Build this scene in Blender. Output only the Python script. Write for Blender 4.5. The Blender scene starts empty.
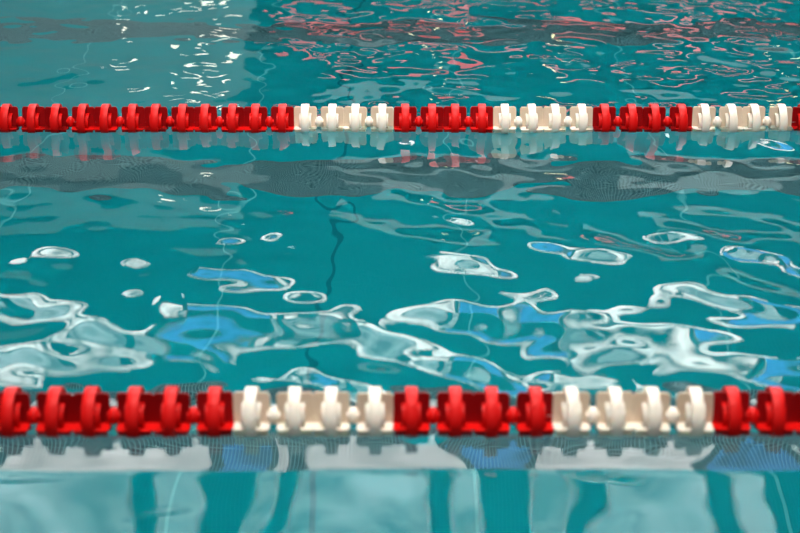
import bpy, bmesh, math
import numpy as np

scene = bpy.context.scene
COL = scene.collection
rng = np.random.default_rng(11)

# ------------------------------------------------------------------ camera
F_PX, H_CAM, PITCH = 1800.0, 1.595, math.radians(19.3)
cam_data = bpy.data.cameras.new('camera')
cam_data.sensor_width = 36.0
cam_data.lens = F_PX / 800.0 * 36.0
cam_data.clip_end = 200
cam_data.dof.use_dof = True
cam_data.dof.focus_distance = 6.3
cam_data.dof.aperture_fstop = 3.2
cam = bpy.data.objects.new('camera', cam_data)
COL.objects.link(cam)
cam.location = (0, 0, H_CAM)
cam.rotation_euler = (math.pi / 2 - PITCH, 0, 0)
scene.camera = cam
scene.view_settings.view_transform = 'Standard'
scene.view_settings.look = 'None'

# ------------------------------------------------------------------ helpers
def link_mesh(name, bm, mat, parent=None, smooth=False):
    me = bpy.data.meshes.new(name)
    bm.normal_update()
    bm.to_mesh(me); bm.free()
    if smooth:
        for p in me.polygons: p.use_smooth = True
    if mat: me.materials.append(mat)
    o = bpy.data.objects.new(name, me)
    COL.objects.link(o)
    if parent: o.parent = parent
    return o

def add_box(bm, x0, x1, y0, y1, z0, z1):
    vs = [bm.verts.new((x, y, z)) for z in (z0, z1) for y in (y0, y1) for x in (x0, x1)]
    for f in ((0, 2, 3, 1), (4, 5, 7, 6), (0, 1, 5, 4), (2, 6, 7, 3), (0, 4, 6, 2), (1, 3, 7, 5)):
        bm.faces.new([vs[i] for i in f])

def add_lathe_x(bm, prof, n=48, closed=False):
    """prof: list of (x, r) revolved about the x axis."""
    rings = []
    for x, r in prof:
        rings.append([bm.verts.new((x, r * math.cos(2 * math.pi * k / n), r * math.sin(2 * math.pi * k / n))) for k in range(n)])
    m = len(rings)
    for i in range(m if closed else m - 1):
        a, b = rings[i], rings[(i + 1) % m]
        for k in range(n):
            bm.faces.new((a[k], a[(k + 1) % n], b[(k + 1) % n], b[k]))
    if not closed:
        bm.faces.new(rings[0][::-1]); bm.faces.new(rings[-1])
    bmesh.ops.recalc_face_normals(bm, faces=bm.faces)

def add_plate(bm, outline, t, plane):
    """outline: (x, s) polygon; extruded by thickness t across the plane normal."""
    def P(x, s, o):
        return (x, o, s) if plane == 'xz' else (x, s, o)
    a = [bm.verts.new(P(x, s, -t / 2)) for x, s in outline]
    b = [bm.verts.new(P(x, s, t / 2)) for x, s in outline]
    n = len(outline)
    bm.faces.new(a[::-1]); bm.faces.new(b)
    for i in range(n):
        bm.faces.new((a[i], a[(i + 1) % n], b[(i + 1) % n], b[i]))

def bevel(o, w, seg=2):
    m = o.modifiers.new('bevel', 'BEVEL'); m.width = w; m.segments = seg; m.limit_method = 'ANGLE'

def new_mat(name):
    m = bpy.data.materials.new(name); m.use_nodes = True
    nt = m.node_tree
    return m, nt, nt.nodes['Principled BSDF']

def plastic(name, c0, c1, rough, sss=0.0):
    m, nt, b = new_mat(name)
    tc = nt.nodes.new('ShaderNodeTexCoord')
    nz = nt.nodes.new('ShaderNodeTexNoise'); nz.inputs['Scale'].default_value = 14; nz.inputs['Detail'].default_value = 4
    nt.links.new(tc.outputs['Object'], nz.inputs['Vector'])
    mx = nt.nodes.new('ShaderNodeMix'); mx.data_type = 'RGBA'
    mx.inputs['A'].default_value = (*c0, 1); mx.inputs['B'].default_value = (*c1, 1)
    nt.links.new(nz.outputs['Fac'], mx.inputs['Factor'])
    nt.links.new(mx.outputs['Result'], b.inputs['Base Color'])
    b.inputs['Roughness'].default_value = rough
    b.inputs['Specular IOR Level'].default_value = 0.18
    if sss:
        b.inputs['Subsurface Weight'].default_value = sss
        b.inputs['Subsurface Radius'].default_value = (1.0, .6, .4)
        b.inputs['Subsurface Scale'].default_value = 0.008
    return m

RED = plastic('red_plastic', (0.70, 0.003, 0.002), (0.60, 0.002, 0.002), 0.5)
WHITE = plastic('white_plastic', (0.86, 0.80, 0.72), (0.80, 0.73, 0.64), 0.38, 0.25)
RED_SHADED = plastic('shaded_red_plastic', (0.34, 0.001, 0.003), (0.26, 0.001, 0.002), 0.5)  # darker copy of the red: shade on recessed fins and keels put into colour
WHITE_SHADED = plastic('shaded_white_plastic', (0.80, 0.68, 0.54), (0.72, 0.60, 0.47), 0.5, 0.2)  # darker copy of the white, with the shade between rings put in
STEEL = plastic('steel_cable', (0.5, 0.5, 0.5), (0.4, 0.4, 0.42), 0.35)

# ------------------------------------------------------------------ pool basin with mosaic floor
def tile_mat(name, lanes):
    m, nt, b = new_mat(name)
    N, L = nt.nodes.new, nt.links.new
    geo = N('ShaderNodeNewGeometry')
    sep = N('ShaderNodeSeparateXYZ'); L(geo.outputs['Position'], sep.inputs[0])
    def math_(op, a, bb=None, c=None):
        n = N('ShaderNodeMath'); n.operation = op
        for i, v in enumerate((a, bb, c)):
            if v is None: continue
            if isinstance(v, (int, float)): n.inputs[i].default_value = v
            else: L(v, n.inputs[i])
        return n.outputs[0]
    def mix(f, a, c):
        n = N('ShaderNodeMix'); n.data_type = 'RGBA'
        L(f, n.inputs['Factor'])
        for k, v in (('A', a), ('B', c)):
            if isinstance(v, tuple): n.inputs[k].default_value = (*v, 1)
            else: L(v, n.inputs[k])
        return n.outputs['Result']
    nz = N('ShaderNodeTexNoise'); nz.inputs['Scale'].default_value = 0.9; nz.inputs['Detail'].default_value = 3
    L(geo.outputs['Position'], nz.inputs['Vector'])
    base = mix(nz.outputs['Fac'], TEAL0, TEAL1)
    if lanes:
        T = 0.012
        def grout(c, T, w):
            fr = math_('FRACT', math_('DIVIDE', c, T))
            return math_('LESS_THAN', fr, w)
        g = math_('MAXIMUM', grout(sep.outputs['X'], T, .25), grout(sep.outputs['Y'], T, .25))
        dark = mix(g, (0.025, 0.07, 0.085), (0.10, 0.19, 0.21))
        base = mix(math_('MULTIPLY', g, .06), base, (0.05, 0.4, 0.44))
        # panel joints running across the lanes
        j = grout(math_('ADD', sep.outputs['X'], 20.23), 0.93, .011)
        base = mix(j, base, (0.06, 0.32, 0.35))
        dj = math_('LESS_THAN', math_('ABSOLUTE', math_('ADD', sep.outputs['X'], 0.27)), 0.010)
        base = mix(dj, base, (0.001, 0.12, 0.15))
        y = sep.outputs['Y']
        ln = None
        for c, hw in ((5.41, .14), (7.5, .2), (9.75, .17), (12.1, .2)):
            v = math_('LESS_THAN', math_('ABSOLUTE', math_('SUBTRACT', y, c)), hw)
            ln = v if ln is None else math_('MAXIMUM', ln, v)
        base = mix(ln, base, dark)
    L(base, b.inputs['Base Color'])
    b.inputs['Roughness'].default_value = 0.6
    b.inputs['Specular IOR Level'].default_value = 0.0
    return m

TEAL0, TEAL1 = (0.0, 0.17, 0.202), (0.0, 0.215, 0.255)
FLOOR_T, WALL_T = tile_mat('mosaic_floor_tiles', True), tile_mat('teal_wall_tiles', False)
DEPTH = 2.0
X0, X1, Y0, Y1 = -7.0, 7.0, 0.9, 13.4
bm = bmesh.new()
bm.faces.new([bm.verts.new(v) for v in ((X0, Y0, -DEPTH), (X1, Y0, -DEPTH), (X1, Y1, -DEPTH), (X0, Y1, -DEPTH))])
floor = link_mesh('floor', bm, FLOOR_T); floor['kind'] = 'structure'
for nm, q in (('wall_near', ((X0, Y0), (X1, Y0))), ('wall_far_basin', ((X1, Y1), (X0, Y1))),
              ('wall_left', ((X0, Y1), (X0, Y0))), ('wall_right', ((X1, Y0), (X1, Y1)))):
    bm = bmesh.new()
    (xa, ya), (xb, yb) = q
    bm.faces.new([bm.verts.new(v) for v in ((xb, yb, -DEPTH), (xa, ya, -DEPTH), (xa, ya, .12), (xb, yb, .12))])
    o = link_mesh(nm, bm, WALL_T); o['kind'] = 'structure'

# ------------------------------------------------------------------ water surface (real ripples)
def axis(f0, f1, step, e0, e1, grow=1.12):
    c = list(np.arange(f0, f1 + 1e-6, step))
    s = step
    while c[-1] < e1:
        s *= grow; c.append(min(c[-1] + s, e1))
    s = step; lo = []
    x = f0
    while x > e0:
        s *= grow; x = max(x - s, e0); lo.append(x)
    return np.array(lo[::-1] + c)

xs = axis(-2.2, 2.2, 0.0125, X0 + .02, X1 - .02)
ys = axis(2.5, 9.6, 0.0125, Y0 + .02, Y1 - .02)
XX, YY = np.meshgrid(xs, ys)
def waves(lmin, lmax, n, slope, spread, rg, mean=math.pi / 2):
    """n random sine trains with the given total rms slope; spread = how far crests turn away from x."""
    Z = np.zeros_like(XX)
    for _ in range(n):
        lam = lmin * (lmax / lmin) ** rg.random()
        k = 2 * math.pi / lam
        th = mean + rg.normal() * spread
        a = slope * math.sqrt(2.0 / n) / k
        Z += a * np.sin(k * (math.cos(th) * XX + math.sin(th) * YY) + rg.random() * 6.2832)
    return Z
near = np.clip((3.72 - YY) / 0.5, 0, 1); near = near * near * (3 - 2 * near)     # calmer in front of the near rope
far = np.clip((YY - 5.0) / 1.6, 0, 1)
Z = waves(1.0, 2.2, 12, 0.006, 0.8, rng)
Z += 0.0095 * np.exp(-((YY - 4.40 + .06 * np.sin(XX * 2.1)) / .45) ** 2)
Z += waves(0.36, 0.8, 40, 0.020, 0.9, rng) * (1 - .6 * near) * (1 + .35 * far)
env = 0.55 + 16 * waves(0.5, 1.6, 12, 0.06, 1.5, rng)
env = np.clip(env, 0.25, 1.8)
Z += waves(0.20, 0.38, 60, 0.042, 0.9, rng, 0.5) * env * (1 + .3 * np.exp(-((YY - 4.75) / .4) ** 2)) * (1 - .8 * near) * (1 - .3 * far)
Z += waves(0.10, 0.19, 60, 0.036, 0.9, rng, 0.4) * env * (1 - .9 * near) * (1 + .25 * far)
# low swell pushed along by the near rope: gentle trough, then a steeper face up to the floats
yb = 3.312 + 0.006 * np.sin(XX * 5 + 1) + 0.004 * np.sin(XX * 13 + 2)
t = YY - yb
sp = lambda v, w: w * np.logaddexp(0, v / w)
ramp = -0.015 * t + 0.125 * sp(t, .006) - 0.274 * sp(t - .155, .012) + 0.149 * sp(t - .285, .012)
fade = np.clip((YY - 2.4) / .5, 0, 1) * np.clip((5.0 - YY) / 1.2, 0, 1)
Z += (ramp - .006) * fade
t = YY - (5.64 + .03 * np.sin(XX * 4) + .015 * np.sin(XX * 11 + 1))
Z += 0.055 * sp(t, .02) - 0.153 * sp(t - .32, .015) + 0.098 * sp(t - .50, .02)
nx, ny = len(xs), len(ys)
me = bpy.data.meshes.new('pool_water')
verts = np.stack([XX, YY, Z], -1).reshape(-1, 3)
i = np.arange(ny - 1)[:, None] * nx + np.arange(nx - 1)[None, :]
quads = np.stack([i, i + 1, i + nx + 1, i + nx], -1).reshape(-1, 4)
me.vertices.add(len(verts)); me.vertices.foreach_set('co', verts.ravel())
me.loops.add(quads.size); me.loops.foreach_set('vertex_index', quads.ravel())
me.polygons.add(len(quads))
me.polygons.foreach_set('loop_start', np.arange(0, quads.size, 4))
me.polygons.foreach_set('loop_total', np.full(len(quads), 4))
me.polygons.foreach_set('use_smooth', np.ones(len(quads), bool))
me.update(); me.validate()
water = bpy.data.objects.new('pool_water', me); COL.objects.link(water)
water['kind'] = 'stuff'
water['label'] = 'rippling turquoise pool water with white reflections filling the whole frame'
water['category'] = 'water'
m, nt, b = new_mat('clear_water')
b.inputs['Base Color'].default_value = (0.75, 1, 1, 1)
b.inputs['Roughness'].default_value = 0.0
b.inputs['IOR'].default_value = 1.333
b.inputs['Transmission Weight'].default_value = 1.0
me.materials.append(m)

# ------------------------------------------------------------------ lane ropes
R_RING, R_PLATE, R_HUB, HW = 0.0615, 0.0535, 0.0310, 0.0392
def fin_outline(r, c):
    return [(-HW, -r + c), (-HW + c * .7, -r), (HW - c * .7, -r), (HW, -r + c),
            (HW, r - c), (HW - c * .7, r), (-HW + c * .7, r), (-HW, r - c)]

def float_meshes(mat, mat_fin):
    bm = bmesh.new()
    add_plate(bm, fin_outline(.040, .008), .0045, 'xy')
    for v in bm.verts: v.co.z -= .018
    bmesh.ops.recalc_face_normals(bm, faces=bm.faces)
    fl = link_mesh('float', bm, mat); bevel(fl, .0012)
    bm = bmesh.new()
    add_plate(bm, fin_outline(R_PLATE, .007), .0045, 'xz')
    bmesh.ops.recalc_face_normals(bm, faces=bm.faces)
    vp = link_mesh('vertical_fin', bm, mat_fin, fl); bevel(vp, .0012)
    sk = []
    for sy in (-1, 1):
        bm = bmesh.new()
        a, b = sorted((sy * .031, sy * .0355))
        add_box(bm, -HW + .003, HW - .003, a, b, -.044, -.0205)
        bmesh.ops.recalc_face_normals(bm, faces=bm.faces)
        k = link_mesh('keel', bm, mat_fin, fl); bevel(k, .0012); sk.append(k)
    bm = bmesh.new()
    w, ri, ro = .0128, R_RING - .0045, R_RING
    add_lathe_x(bm, [(-w, ri), (-w, ro - .001), (-w + .0015, ro), (w - .0015, ro), (w, ro - .001), (w, ri),
                     (.0085, ri - .001), (.0085, R_HUB - .004), (-.0085, R_HUB - .004), (-.0085, ri - .001)], 64, True)
    rg = link_mesh('ring', bm, mat, fl, True)
    bm = bmesh.new()
    w = .0205
    add_lathe_x(bm, [(-w, R_HUB - .004), (-w, R_HUB - .001), (-w + .001, R_HUB), (w - .001, R_HUB), (w, R_HUB - .001),
                     (w, R_HUB - .004)], 40, True)
    hb = link_mesh('hub', bm, mat, fl, True)
    for o in (rg, hb):
        e = o.modifiers.new('edges', 'EDGE_SPLIT'); e.split_angle = math.radians(40)
    return fl, rg, hb, vp, sk

def ball_mesh(mat):
    bm = bmesh.new()
    prof = [(-.013, .0075), (-.0105, .0080)]
    for t in np.linspace(-62, 62, 13):
        prof.append((0.0155 * math.sin(math.radians(t)), 0.0190 * math.cos(math.radians(t))))
    prof += [(.0105, .0080), (.013, .0075)]
    prof.sort(key=lambda q: q[0])
    add_lathe_x(bm, prof, 28)
    return link_mesh('coupling_ball', bm, mat, None, True)

PROTO = {}
first = {}
for key, mat, mat_fin in (('red', RED, RED_SHADED), ('white', WHITE, WHITE_SHADED)):
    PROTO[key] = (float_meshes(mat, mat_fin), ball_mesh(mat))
    first[key] = [True, True]

def place_float(key, loc, parent, tilt):
    (fl, rg, hb, vp, sk), _ = PROTO[key]
    if first[key][0]:
        first[key][0] = False; f = fl
    else:
        f = fl.copy(); COL.objects.link(f)
        for c in (rg, hb, vp, *sk):
            d = c.copy(); COL.objects.link(d); d.parent = f
    f.parent = parent; f.location = loc; f.rotation_euler = tilt
    f['label'] = key + ' plastic float with raised ring'

def place_ball(key, loc, parent):
    _, bl = PROTO[key]
    if first[key][1]:
        first[key][1] = False; o = bl
    else:
        o = bl.copy(); COL.objects.link(o)
    o.parent = parent; o.location = loc

Z_AX = 0.031
def depth_for_row(v):
    return F_PX * (H_CAM - Z_AX) / math.cos(PITCH) / (v - 266.5 + F_PX * math.tan(PITCH))
def lane_rope(row, ball0, period, offs, n0, k0, k1, label):
    z = depth_for_row(row)
    y = (z - (H_CAM - Z_AX) * math.sin(PITCH)) / math.cos(PITCH)
    s = z / F_PX
    root = bpy.data.objects.new('lane_rope', None); COL.objects.link(root)
    root.location = (0, y, Z_AX)
    root['label'] = label; root['category'] = 'lane rope'; root['group'] = 'red and white lane ropes'
    colour = lambda n: 'white' if n >= n0 and ((n - n0) // 4) % 2 == 0 else 'red'
    for k in range(k0, k1):
        bx = (ball0 + period * k - 400) * s
        for q in (0, 1):
            n = 2 * k + q
            place_float(colour(n), (bx + offs[q] * s, 0, 0), root,
                        (math.radians(rng.normal() * 2.0), math.radians(rng.normal() * .5), math.radians(rng.normal() * .6)))
        place_ball(colour(2 * k), (bx, 0, .0), root)
    xa, xb = (ball0 + period * k0 - 400) * s - 1.5, (ball0 + period * k1 - 400) * s + 1.5
    bm = bmesh.new(); add_lathe_x(bm, [(xa, .0018), (xb, .0018)], 10)
    link_mesh('cable', bm, STEEL, root, True)
lane_rope(415.5, 34.5, 79.73, (21.8, 57.9), 5, -10, 20, 'blurred near red and white lane rope floating across the foreground')
lane_rope(121.9, 21.0, 49.72, (13.2, 36.0), 11, -12, 28, 'sharp distant red and white lane rope in the upper part')

# ------------------------------------------------------------------ the hall beyond (seen in reflections)
def flat(name, c, rough=.7):
    m, nt, b = new_mat(name)
    nz = nt.nodes.new('ShaderNodeTexNoise'); nz.inputs['Scale'].default_value = 1.5
    mx = nt.nodes.new('ShaderNodeMix'); mx.data_type = 'RGBA'
    mx.inputs['A'].default_value = (*[v * .85 for v in c], 1); mx.inputs['B'].default_value = (*c, 1)
    nt.links.new(nz.outputs['Fac'], mx.inputs['Factor']); nt.links.new(mx.outputs['Result'], b.inputs['Base Color'])
    b.inputs['Roughness'].default_value = rough
    b.inputs['Specular IOR Level'].default_value = 0.0
    return m
def glow(name, c, s, lo=.35, hi=1.3):
    m = bpy.data.materials.new(name); m.use_nodes = True
    nt = m.node_tree; nt.nodes.clear()
    e = nt.nodes.new('ShaderNodeEmission'); o = nt.nodes.new('ShaderNodeOutputMaterial')
    e.inputs[0].default_value = (*c, 1); e.inputs[1].default_value = s
    geo = nt.nodes.new('ShaderNodeNewGeometry')       # noise makes the glow uneven, for soft gradients in the reflections
    nz = nt.nodes.new('ShaderNodeTexNoise'); nz.inputs['Scale'].default_value = 1.5; nz.inputs['Detail'].default_value = 3
    mr = nt.nodes.new('ShaderNodeMapRange')
    mr.inputs['From Min'].default_value = .35; mr.inputs['From Max'].default_value = .65
    mr.inputs['To Min'].default_value = s * lo; mr.inputs['To Max'].default_value = s * hi
    nt.links.new(geo.outputs['Position'], nz.inputs['Vector']); nt.links.new(nz.outputs['Fac'], mr.inputs['Value'])
    nt.links.new(mr.outputs['Result'], e.inputs[1])
    nt.links.new(e.outputs[0], o.inputs[0])
    return m
HALL, PANE, PANE_B = flat('grey_hall_wall', (0.004, 0.014, 0.016)), glow('daylight_pane', (1, .96, .9), 5.8, .0, 1.6), glow('blue_sky_pane', (.10, .38, 1.0), 4.0)
REDP, FRAME, DECK = flat('red_wall_panel', (0.75, 0.05, 0.05)), flat('window_frame_paint', (.25, .27, .28)), flat('deck_tiles', (.35, .38, .38))
YW = 15.0
bm = bmesh.new(); add_box(bm, -22, 22, YW, YW + .3, 0, 14)
o = link_mesh('wall_back', bm, HALL); o['kind'] = 'structure'
bm = bmesh.new(); add_box(bm, -22, 22, Y1, YW, -.05, .12)
o = link_mesh('trim_1', bm, DECK); o['kind'] = 'structure'
def z_at(row):      # height on the back wall mirrored at an image row on calm water
    z = F_PX * H_CAM / math.cos(PITCH) / (row - 266.5 + F_PX * math.tan(PITCH))
    d = (z - H_CAM * math.sin(PITCH)) / math.cos(PITCH)
    return (YW - d) * H_CAM / d
PANE_TOP = glow('dim_daylight_pane', (.80, .98, 1), 2.9, .35, 1.3)
PANE_HI = glow('bright_upper_pane', (1, .95, .91), 7.5, .6, 1.2)
wn = 0
def window(x0, x1, z0, z1, mat):
    global wn
    wn += 1
    bm = bmesh.new(); add_box(bm, x0, x1, YW - .06, YW - .002, z0, z1)
    fr = link_mesh('window_%d' % wn, bm, FRAME); fr['kind'] = 'structure'
    bm = bmesh.new(); add_box(bm, x0 + .03, x1 - .03, YW - .075, YW - .061, z0 + .03, z1 - .03)
    link_mesh('pane', bm, mat, fr)
ZL, ZM, ZT = 4.78, 5.3, 7.6
for x0, x1 in ((-6.2, -4.2), (-3.9, -2.55), (-2.3, -1.85), (-1.35, -1.12), (-.95, .27), (.45, .72), (1.18, 1.58), (1.76, 2.85), (3.05, 3.35), (3.9, 5.4)):
    window(x0, x1, ZM + .01, ZT, PANE_TOP)
for x0, x1, mat in ((-6.4, -4.3, PANE), (-4.2, -1.95, PANE), (-1.85, -1.3, PANE_B), (-1.26, -1.05, PANE), (-.9, .62, PANE), (.68, 1.2, PANE_B),
                    (1.26, 2.9, PANE), (3.0, 4.2, PANE_B), (4.3, 6.0, PANE)):
    window(x0, x1, ZL, ZM, mat)
    window(x0, x1, ZT + .1, 12.2, PANE_HI if mat is PANE else mat)
STRIP = glow('added_glow_strip', (1, .97, .92), 5.5, .1, 1.6)
def lit_trim(n, x0, x1, z0, z1, mat):
    bm = bmesh.new(); add_box(bm, x0, x1, YW - .14, YW - .004, z0, z1)
    o = link_mesh('trim_%d' % n, bm, mat); o['kind'] = 'structure'
tn = 1
for x0, x1 in ((-5.8, -4.4), (-3.9, -2.4), (-1.8, -.4), (.1, 1.5), (1.9, 3.3), (3.7, 5.0)):      # glow strips added under the windows to give reflections bright outlines
    tn += 1
    lit_trim(tn, x0, x1, ZL - .2, ZL - .1, STRIP)

# red and pink bench rows low on the back wall, and small warm wall lamps
PINK = flat('pale_pink_panel', (0.85, 0.17, 0.17))
for z0, h, mat, x0, x1 in ((.75, .07, REDP, -1.1, 7), (1.05, .08, PINK, -.9, 6.6), (1.4, .12, REDP, -1.0, 1.6), (1.4, .08, PINK, 2.0, 7.2),
                           (1.8, .07, PINK, -.6, 5.2)):
    tn += 1
    bm = bmesh.new()
    x = x0
    while x < x1:

        wd = .25 + .5 * rng.random()
        add_box(bm, x, x + wd, YW - .12, YW - .004, z0, z0 + h); x += wd + .2 + .5 * rng.random()
    o = link_mesh('trim_%d' % tn, bm, mat); o['kind'] = 'structure'
DIM = flat('dim_grey_panel', (.10, .145, .15))
PALE = flat('pale_grey_panel', (.16, .22, .23))
for x0, x1, z0, z1 in ((-.6, 1.4, 2.55, 3.0), (1.9, 4.6, 2.6, 3.1), (5, 8, 2.5, 3.0), (-6.5, -1.25, .3, 3.1)):
    tn += 1
    lit_trim(tn, x0, x1, z0, z1, PALE if x0 > -2 else DIM)
LAMP = glow('warm_wall_lamp_glass', (1, .93, .78), 6.0)
YLAMP = glow('yellow_wall_lamp_glass', (1, .95, .5), 5.0)
for x, z0, wd, h, mt in ((-1.8, 1.75, .16, .14, LAMP), (-1.65, 2.1, .12, .08, LAMP), (-1.95, 2.35, .08, .08, LAMP), (-1.5, 1.35, .10, .10, LAMP), (-2.3, 1.5, .06, .06, LAMP),
                         (.25, 1.7, .06, .06, YLAMP), (.45, 2.2, .05, .06, YLAMP), (1.25, 1.9, .06, .06, YLAMP), (3.2, 2.0, .06, .06, YLAMP)):
    tn += 1
    bm = bmesh.new(); add_box(bm, x, x + wd, YW - .24, YW - .15, z0, z0 + h)
    o = link_mesh('trim_%d' % tn, bm, mt); o['kind'] = 'structure'

# ------------------------------------------------------------------ light
w = bpy.data.worlds.new('hall_ambient'); scene.world = w; w.use_nodes = True
bg = w.node_tree.nodes['Background']
bg.inputs[0].default_value = (.75, .88, 1, 1); bg.inputs[1].default_value = 0.07
def area(name, loc, target, sx, sy, power, c, spread=180):
    l = bpy.data.lights.new(name, 'AREA'); l.shape = 'RECTANGLE'; l.size = sx; l.size_y = sy
    l.energy = power; l.color = c
    o = bpy.data.objects.new(name, l); COL.objects.link(o); o.location = loc
    import mathutils
    l.spread = math.radians(spread)
    o.rotation_euler = (mathutils.Vector(target) - mathutils.Vector(loc)).to_track_quat('-Z', 'Y').to_euler()
area('ceiling_lamp_field', (0, 3.0, 7.5), (0, 4.9, 0), 3, 2.2, 84, (1, .95, .88), 42)
area('bench_fill', (2, 11.5, 8), (2, 15, 1.5), 8, .6, 3200, (1, .95, .9))  # unseen fill added so the bench rows show brightly in the water
area('front_fill', (0, -2.5, 4.0), (0, 4.8, 0), 4, 1.5, 110, (1, .94, .86))  # unseen fill added behind the camera to brighten the float fronts
